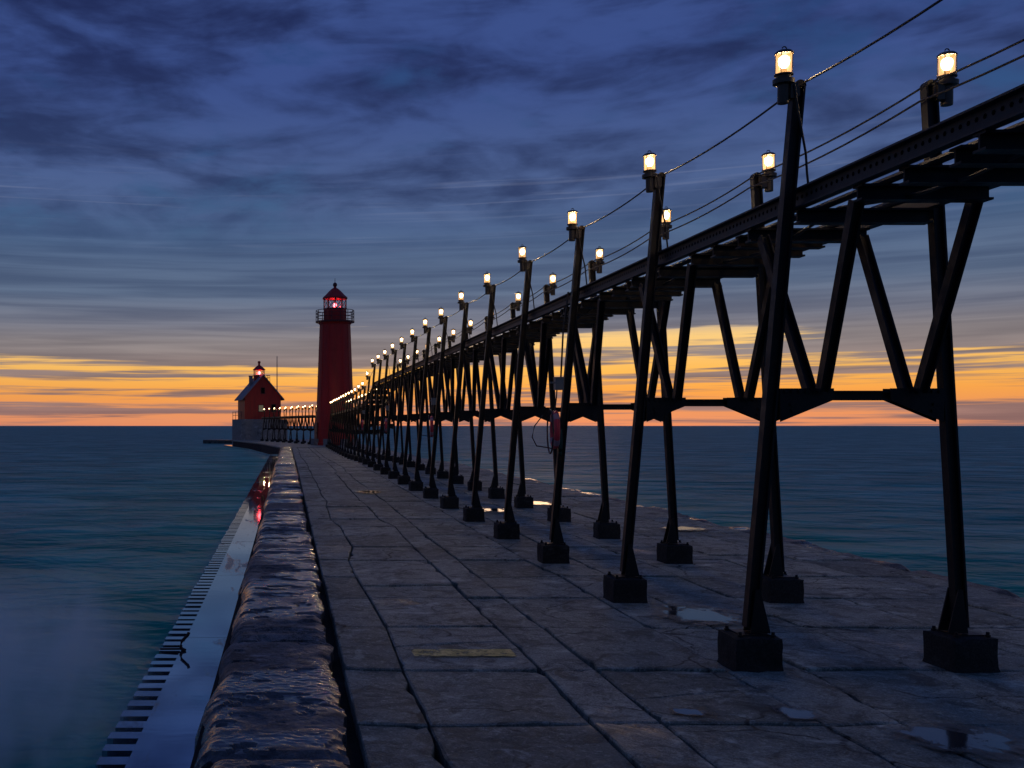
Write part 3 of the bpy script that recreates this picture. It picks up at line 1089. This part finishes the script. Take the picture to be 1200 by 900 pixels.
def foot_main(k, side):
    row = 'left' if side < 0 else 'right'
    if k < 0:
        return 'dark concrete footing block under the %s leg of the frame beside the camera' % row
    if k <= 13:
        return 'dark concrete footing block under the %s leg of the %s catwalk frame' % (row, ORD[k])
    return 'small dark footing in the %s row under the low far stretch before the tall lighthouse' % row


build_catwalk((XC, 0, 0), 0.0, 'tall black steel catwalk on leaning legs above the pier, nearest the camera',
              list(range(-1, 29)), Z0, drop_main, zs, None, lamp_main, foot_main, lambda k: k < 10,
              {-1: 'lanterns on the left posts of the near catwalk', 1: 'lanterns on the right posts of the near catwalk'},
              'footings of the near catwalk')

TH = R(13.5)
build_catwalk((3.2, 101.0, 0), TH, 'distant black catwalk between the tall lighthouse and the red house',
              list(range(0, 9)), 0.3, lambda k: 0.73, lambda y_: 0.0, None,
              lambda k, s_: 'tiny lit lantern in the %s row of the distant catwalk by the red house' % ('left' if s_ < 0 else 'right'),
              lambda k, s_: 'tiny dark footing in the %s row of the distant catwalk by the red house' % ('left' if s_ < 0 else 'right'),
              lambda k: False,
              {-1: 'lanterns on the left posts of the distant catwalk', 1: 'lanterns on the right posts of the distant catwalk'},
              'footings of the distant catwalk')

# ------------------------------------------------------------------ life rings and their boxes
ring_v = MB()
NR, Nr = 32, 10


def torus_part(a0, a1, R_, r_):
    mb = MB()
    n = max(2, int((a1 - a0) / (2 * math.pi) * NR))
    vs, fs = [], []
    for i in range(n + 1):
        a_ = a0 + (a1 - a0) * i / n
        for j in range(Nr):
            b_ = 2 * math.pi * j / Nr
            rr = R_ + r_ * math.cos(b_)
            vs.append((r_ * math.sin(b_), rr * math.cos(a_), rr * math.sin(a_)))
    for i in range(n):
        for j in range(Nr):
            j2 = (j + 1) % Nr
            fs.append((i * Nr + j, i * Nr + j2, (i + 1) * Nr + j2, (i + 1) * Nr + j))
    fs.append(tuple(range(Nr)))
    fs.append(tuple(n * Nr + j for j in reversed(range(Nr))))
    return mb.add(vs, fs)


body = torus_part(0, 2 * math.pi, 0.225, 0.042).mesh('ring_body', 'ring_red', True)
bands = [torus_part(c - 0.2, c + 0.2, 0.225, 0.0445).mesh('band', 'ring_white', True) for c in (0.78, 2.36, 3.92, 5.5)]
rope = MB()
rope.tube([(-0.075, -0.10 + 0.33 * math.cos(q) - 0.0, -0.02 + 0.30 * math.sin(q)) for q in [i * 0.35 for i in range(19)]], 0.011, 6)
rope_me = rope.mesh('grab_line', 'wire', True)
hang = MB()
hang.tube([(0.03, 0, 0.62), (0.02, 0.0, 0.45), (0.0, 0.0, 0.27)], 0.009, 5)
hang.tube([(-0.16, 0.0, 0.20), (-0.27, 0.02, 0.05), (-0.30, 0.03, -0.10), (-0.24, 0.03, -0.22), (-0.10, 0.0, -0.24), (0.02, 0, -0.27)], 0.008, 5)
hang_me = hang.mesh('hanging_line', 'wire', True)
coil = MB()
for q in range(4):
    coil.tube([(0.05 + 0.012 * q, 0.05 + 0.16 * math.cos(i * 0.4) * 0.6, -0.16 + 0.20 * math.sin(i * 0.4)) for i in range(16)], 0.009, 5)
coil_me = coil.mesh('rope_coil', 'rope_green', True)
box_me = MB().box(-0.055, 0.055, -0.05, 0.05, -0.08, 0.08).mesh('box_body', 'grey_paint')
lid_me = MB().box(-0.062, 0.062, -0.056, 0.056, 0.08, 0.095).mesh('box_lid', 'grey_paint')
cond_me = MB().tube([(0.03, 0, 0.09), (0.06, 0, 0.7), (0.13, 0, 1.25)], 0.012, 6).mesh('conduit', 'wire')
stub_me = MB().tube([(-0.12, 0, 0.02), (-0.05, 0, 0.02)], 0.014, 6).mesh('stub', 'grey_paint')
which = {2: 'third', 6: 'seventh', 10: 'eleventh', 14: 'fifteenth'}
for k in (2, 6, 10, 14):
    yk = Z0 + BAY * k
    dp = drop_main(k)
    zk = zs(yk)
    o = bpy.data.objects.new('life_ring', None)
    COL.objects.link(o)
    zc = 1.80 + zk
    xc = legx(-1, 1.8, dp) + XC - 0.115
    o.location = (xc, yk - 0.02, zc)
    o.rotation_euler = (0, 0, R(-8))
    tag(o, 'red and white life ring with ropes on the %s left leg' % which[k], 'life ring', 'life rings hung on the catwalk legs')
    obj('ring_body', body, o)
    for b_ in bands:
        obj('band', b_, o)
    obj('grab_line', rope_me, o)
    obj('hanging_line', hang_me, o)
    obj('rope_coil', coil_me, o)
    j = bpy.data.objects.new('junction_box', None)
    COL.objects.link(j)
    j.location = (legx(-1, 2.4, dp) + XC - 0.118, yk - 0.02, 2.42 + zk)
    tag(j, 'small grey metal box on the %s left leg above the life ring' % which[k], 'box', 'boxes above the life rings')
    obj('box_body', box_me, j)
    obj('box_lid', lid_me, j)
    obj('conduit', cond_me, j)
    obj('stub', stub_me, j)

# ------------------------------------------------------------------ tall lighthouse
TX, TY = 4.70, 97.2
lh = bpy.data.objects.new('tall_lighthouse', None)
COL.objects.link(lh)
lh.location = (TX, TY, 0.02)
tag(lh, 'tall tapering red lighthouse tower with gallery and red light', 'lighthouse')
tw = MB()
prof = [(2.02, 0.0), (2.02, 0.25)]
NZ = 9
for i in range(NZ + 1):
    t_ = i / NZ
    z_ = 0.3 + 11.4 * t_
    r_ = 1.93 - 0.44 * t_
    prof += [(r_, z_)]
    if 0 < i < NZ:
        prof += [(r_ + 0.022, z_ + 0.01), (r_ + 0.022, z_ + 0.08), (r_ - 0.004, z_ + 0.09)]
prof += [(1.52, 11.72), (1.64, 11.85), (1.64, 11.9)]
tw.lathe(prof, 28)
obj('tower', tw.mesh('tower', 'red_paint', True), lh)
for k in range(14):      # plate seams standing proud up the tower
    a_ = 2 * math.pi * (k + 0.5) / 14
    c_, s_ = math.cos(a_), math.sin(a_)
    mb = MB().beam((1.925 * c_, 1.925 * s_, 0.3), (1.487 * c_, 1.487 * s_, 11.7), 0.09, 0.05, (-s_, c_, 0))
    obj('seam_rib', mb.mesh('seam_rib', 'red_paint'), lh)
obj('gallery', MB().lathe([(1.64, 11.88), (1.9, 11.92), (1.9, 12.04), (1.1, 12.04)], 28).mesh('gallery', 'dark_red'), lh)
rl = MB()
for zz in (12.45, 12.78, 13.08):
    rl.tube([(1.84 * math.cos(q * math.pi / 14), 1.84 * math.sin(q * math.pi / 14), zz) for q in range(29)], 0.032, 6)
rlo = obj('railing', rl.mesh('railing', 'dark_red'), lh)
for q in range(14):
    a_ = 2 * math.pi * (q + 0.03) / 14
    obj('post', MB().tube([(1.84 * math.cos(a_), 1.84 * math.sin(a_), 12.0), (1.84 * math.cos(a_), 1.84 * math.sin(a_), 13.1)], 0.035, 6).mesh('post', 'dark_red'), rlo)
obj('lantern_wall', MB().lathe([(1.15, 12.04), (1.15, 13.2), (1.2, 13.22), (1.2, 13.28)], 10).mesh('lantern_wall', 'red_paint'), lh)
NG = 10
gr, z0_, z1_ = 1.12, 13.28, 14.22
for q in range(NG):
    a0, a1 = 2 * math.pi * (q + 0.5) / NG, 2 * math.pi * (q + 1.5) / NG
    pa, pb = Vector((gr * math.cos(a0), gr * math.sin(a0), 0)), Vector((gr * math.cos(a1), gr * math.sin(a1), 0))
    up = lambda v, z: Vector((v.x, v.y, z))
    pane = MB().add([up(pa, z0_), up(pb, z0_), up(pb, z1_), up(pa, z1_)], [(0, 1, 2, 3)])
    po = obj('pane', pane.mesh('pane', 'clear_glass'), lh)
    bar = MB().tube([up(pa, z0_), up(pb, z1_)], 0.022, 5).tube([up(pb, z0_), up(pa, z1_)], 0.022, 5)
    obj('glazing_bar', bar.mesh('glazing_bar', 'dark_red'), po)
    obj('mullion', MB().tube([up(pa, z0_ - 0.02), up(pa, z1_ + 0.02)], 0.045, 6).mesh('mullion', 'dark_red'), lh)
roof = MB().lathe([(1.24, 14.20), (1.27, 14.28), (1.22, 14.36), (0.95, 14.60), (0.62, 14.95), (0.32, 15.22), (0.16, 15.30), (0.12, 15.42)], 10)
ro = obj('roof', roof.mesh('roof', 'red_paint'), lh)
obj('ventilator_ball', MB().lathe([(0.10, 15.40), (0.18, 15.47), (0.215, 15.6), (0.18, 15.74), (0.07, 15.82), (0.03, 15.84), (0.018, 16.25)], 14).mesh('ventilator_ball', 'dark_red', True), ro)
lb = obj('beacon', MB().lathe([(0.05, 13.42), (0.15, 13.5), (0.17, 13.62), (0.13, 13.74), (0.04, 13.8)], 14).mesh('beacon', 'red_bulb', True), lh)
obj('beacon_stand', MB().lathe([(0.3, 12.06), (0.22, 13.3), (0.12, 13.42)], 10).mesh('beacon_stand', 'dark_red'), lh)
rd = bpy.data.lights.new('beacon_light', 'POINT')
rd.energy = 4
rd.color = (1.0, 0.05, 0.06)
rd.shadow_soft_size = 0.18
obj('beacon_light', rd, lh, (0, 0, 13.62))
# door, small windows and plinth blocks round the base
dr = obj('door', MB().box(-0.45, 0.45, -0.05, 0.05, 0.25, 2.2).mesh('door', 'dark_red'), lh, (-1.86, -0.45, 0.0), R(-76))
obj('handle', MB().box(0.30, 0.34, -0.09, -0.05, 1.1, 1.3).mesh('handle', 'steel'), dr)
for q in range(8):
    a_ = 2 * math.pi * (q + 0.5) / 8
    obj('plinth_block', MB().box(-0.42, 0.42, -0.34, 0.34, -0.1, 0.62).mesh('plinth_block', 'pale_concrete'), lh, (1.98 * math.cos(a_), 1.98 * math.sin(a_), 0), a_)

# ------------------------------------------------------------------ red signal house on its concrete base
hs = bpy.data.objects.new('signal_house', None)
COL.objects.link(hs)
hs.location = (-3.72, 134.6, 0.02)
hs.rotation_euler = (0, 0, R(14))
tag(hs, 'red gabled house with a small lit lantern on a concrete base', 'house')
HW, HD = 2.45, 2.3
B0, B1, EV, RG = 0.0, 2.75, 5.75, 8.55
bs = MB().poly([(-3.1, -2.95), (-2.6, -3.35), (3.1, -3.35), (3.1, 3.1), (-3.1, 3.1)], -3.0, B1)
obj('concrete_base', bs.mesh('concrete_base', 'pale_concrete'), hs)
wl = MB()
vs = []
for yv in (-HD, HD):
    vs += [(-HW, yv, B1), (HW, yv, B1), (HW, yv, EV), (0, yv, RG - 0.1), (-HW, yv, EV)]
wl.add(vs, [(0, 1, 2, 3, 4), (9, 8, 7, 6, 5), (0, 4, 9, 5), (1, 6, 7, 2), (4, 3, 8, 9), (3, 2, 7, 8), (0, 5, 6, 1)])
wo_ = obj('wall', wl.mesh('wall', 'red_paint'), hs)
for sg in (-1, 1):
    rf = MB()
    sl = (RG - EV) / HW
    p0, p1 = (sg * 0.0, RG), (sg * (HW + 0.42), EV - 0.42 * sl)
    vs = [(p0[0], -HD - 0.35, p0[1]), (p1[0], -HD - 0.35, p1[1]), (p1[0], HD + 0.35, p1[1]), (p0[0], HD + 0.35, p0[1])]
    vs += [(a, b_, c + 0.16) for a, b_, c in vs]
    rf.add(vs, [(3, 2, 1, 0), (4, 5, 6, 7), (0, 1, 5, 4), (1, 2, 6, 5), (2, 3, 7, 6), (3, 0, 4, 7)])
    ro = obj('roof', rf.mesh('roof', 'roof_grey'), hs)
    if sg < 0:
        obj('chimney', MB().box(-1.42, -0.98, -0.5, -0.05, 7.0, 8.5).box(-1.47, -0.93, -0.55, 0.0, 8.5, 8.62).mesh('chimney', 'roof_grey'), ro)
for (x0, x1, z0, z1, mt) in ((-0.22, 0.22, 6.2, 6.9, 'hole_black'), (-0.55, 0.05, 3.8, 4.6, 'window_light'), (1.2, 1.7, 3.8, 4.7, 'hole_black')):
    wv = obj('window', MB().box(x0, x1, -HD - 0.03, -HD + 0.02, z0, z1).mesh('window', mt), hs)
    fr = MB()
    for a in ((x0 - 0.08, x1 + 0.08, z1, z1 + 0.08), (x0 - 0.12, x1 + 0.12, z0 - 0.1, z0), (x0 - 0.08, x0, z0, z1), (x1, x1 + 0.08, z0, z1)):
        fr.box(a[0], a[1], -HD - 0.06, -HD + 0.02, a[2], a[3])
    obj('frame', fr.mesh('frame', 'dark_red'), wv)
lt = MB().lathe([(0.78, 7.6), (0.78, 8.62), (0.84, 8.64), (0.84, 8.7)], 8)
lt_o = obj('lantern_wall', lt.mesh('lantern_wall', 'red_paint'), hs)
for q in range(8):
    a0, a1 = 2 * math.pi * (q + 0.5) / 8, 2 * math.pi * (q + 1.5) / 8
    pa, pb = Vector((0.72 * math.cos(a0), 0.72 * math.sin(a0), 0)), Vector((0.72 * math.cos(a1), 0.72 * math.sin(a1), 0))
    up = lambda v, z: Vector((v.x, v.y, z))
    obj('pane', MB().add([up(pa, 8.7), up(pb, 8.7), up(pb, 9.4), up(pa, 9.4)], [(0, 1, 2, 3)]).mesh('pane', 'clear_glass'), hs)
    obj('mullion', MB().tube([up(pa, 8.68), up(pa, 9.42)], 0.04, 6).mesh('mullion', 'dark_red'), hs)
lr = obj('lantern_roof', MB().lathe([(0.86, 9.38), (0.88, 9.44), (0.5, 9.8), (0.16, 10.05), (0.14, 10.3), (0.2, 10.36), (0.2, 10.55), (0.05, 10.62)], 8).mesh('lantern_roof', 'red_paint'), hs)
rg = MB()
for zz in (8.35, 8.65):
    rg.tube([(0.85, -0.6, zz), (1.35, -0.6, zz), (1.35, 0.6, zz), (0.85, 0.6, zz)], 0.03, 5)
for xx, yv in ((1.35, -0.6), (1.35, 0.6)):
    rg.tube([(xx, yv, 6.8), (xx, yv, 8.7)], 0.03, 5)
obj('lantern_rail', rg.mesh('lantern_rail', 'dark_red'), hs)
obj('beacon', MB().lathe([(0.05, 8.80), (0.17, 8.88), (0.20, 9.02), (0.16, 9.16), (0.04, 9.22)], 12).mesh('beacon', 'red_bulb', True), hs)
rd2 = bpy.data.lights.new('beacon_light', 'POINT')
rd2.energy = 60
rd2.color = (1.0, 0.06, 0.04)
rd2.shadow_soft_size = 0.2
obj('beacon_light', rd2, hs, (0, 0, 9.02))
bal = MB()
for zz in (3.3, 3.75):
    bal.tube([(-HW - 0.6, -3.1, zz), (-HW - 0.6, 2.9, zz)], 0.035, 5)
for yv in (-3.1, -1.1, 0.9, 2.9):
    bal.tube([(-HW - 0.6, yv, B1 - 0.02), (-HW - 0.6, yv, 3.8)], 0.035, 5)
obj('base_railing', bal.mesh('base_railing', 'dark_red'), hs)

# mast behind the house
mast = bpy.data.objects.new('mast', None)
COL.objects.link(mast)
mast.location = (-1.35, 139.2, 0.0)
tag(mast, 'slender pale mast rising behind the red house roof', 'mast')
obj('pole', MB().lathe([(0.10, 0.0), (0.085, 6.0), (0.055, 11.6)], 8).mesh('pole', 'grey_paint', True), mast)
obj('mast_foot', MB().lathe([(0.4, 0.0), (0.4, 0.3), (0.2, 0.34)], 8).mesh('mast_foot', 'pale_concrete'), mast)

# low landing stage running out to the left beyond the house
ls = MB().poly([(-12.5, 149), (-12.3, 153), (-2.0, 150), (-2.0, 140.5), (-6.8, 141.5), (-7.0, 147.5)][::-1], -3.0, -0.22)
tag(obj('landing_stage', ls.mesh('landing_stage', 'rim')), 'low flat concrete landing jutting out left beyond the red house', 'landing')

# ------------------------------------------------------------------ paint mark and puddles on the deck
ym = 8.18
st_m = MB()
n = 14
pts = [(1.03 + 0.83 * i / n, ym - 0.125 + random.uniform(-0.012, 0.012)) for i in range(n + 1)]
pts += [(1.86 - 0.83 * i / n, ym + 0.125 + random.uniform(-0.012, 0.012)) for i in range(n + 1)]
st_m.add([(x - 1.45, y_ - ym, 0) for x, y_ in pts], [tuple(range(len(pts)))])
tag(obj('paint_stripe', st_m.mesh('paint_stripe', 'yellow_paint'), None, (1.45, ym, zs(ym) + 0.0145)),
    'worn yellow painted stripe across one deck slab', 'paint mark')


def puddle(px, py, wpx, hpx, label, seed):
    y_ = F * EYE / (py - 495.0)
    x_ = (px - VPX) * y_ / F
    sx = wpx / 2 * y_ / F
    sy = hpx / 2 * y_ * y_ / (F * EYE)
    rs = random.Random(seed)
    mb = MB()
    n_ = 40
    vs = [(math.cos(2 * math.pi * i / n_) * sx * 1.5, math.sin(2 * math.pi * i / n_) * sy * 1.5, 0) for i in range(n_)]
    mb.add(vs, [tuple(range(n_))])
    tag(obj('puddle', mb.mesh('puddle', 'puddle_water'), None, (x_, y_, zs(y_) + 0.0145)), label, 'puddle', 'rain puddles on the deck')


puddle(805, 836, 42, 9, 'small narrow puddle left of the nearest left footing', 1)
puddle(934, 838, 44, 16, 'small bright puddle in front of the nearest left footing', 2)
puddle(1122, 868, 120, 34, 'broad puddle at the right bottom edge below the nearest right footing', 3)
puddle(820, 722, 90, 22, 'pale shallow puddle between the nearest two left footings', 5)
puddle(800, 620, 50, 5, 'thin bright puddle behind the third right footing', 6)
puddle(578, 598, 40, 5, 'thin golden puddle between the fourth and fifth left footings', 7)
puddle(630, 590, 34, 5, 'thin orange puddle beside the fifth right footing', 8)
puddle(433, 577, 26, 4, 'small glinting puddle on the far middle of the deck', 10)

# ------------------------------------------------------------------ spray of a broken wave drifting over the ledge
nt, out = material('spray')
tcn = nt.new('ShaderNodeTexCoord')
g_ = tcn.outputs['Generated']
gx, gy, gz = nt.sep(g_)
sq = lambda v, c, r_: nt.m('POWER', nt.m('DIVIDE', nt.m('SUBTRACT', v, c), r_), 2.0)
d2 = nt.m('ADD', nt.m('ADD', sq(gx, 0.5, 0.5), sq(gy, 0.5, 0.5)), sq(gz, 0.0, 1.0))
fall = nt.ss(nt.m('SQRT', d2), 0.15, 1.0, 1.0, 0.0)
nz = nt.ss(nt.noise(scaled(nt, pos(nt), (1.3, 1.0, 0.5)), 1.3, 5, 0.6, 0.6), 0.38, 0.68)
vol = nt.new('ShaderNodeVolumePrincipled')
vol.inputs['Color'].default_value = (0.82, 0.95, 1.0, 1)
vol.inputs['Anisotropy'].default_value = 0.0
nt.put(vol.inputs['Density'], nt.m('MULTIPLY', nt.m('MULTIPLY', fall, nz), 2.8))
nt.l.new(vol.outputs[0], out.inputs['Volume'])
tag(obj('spray', MB().box(-4.6, -1.0, 3.6, 13.5, WATER + 0.01, 0.7).mesh('spray', 'spray')),
    'pale mist of spray from a wave breaking beside the ledge', 'spray', kind='stuff')

scene.cycles.volume_bounces = 4
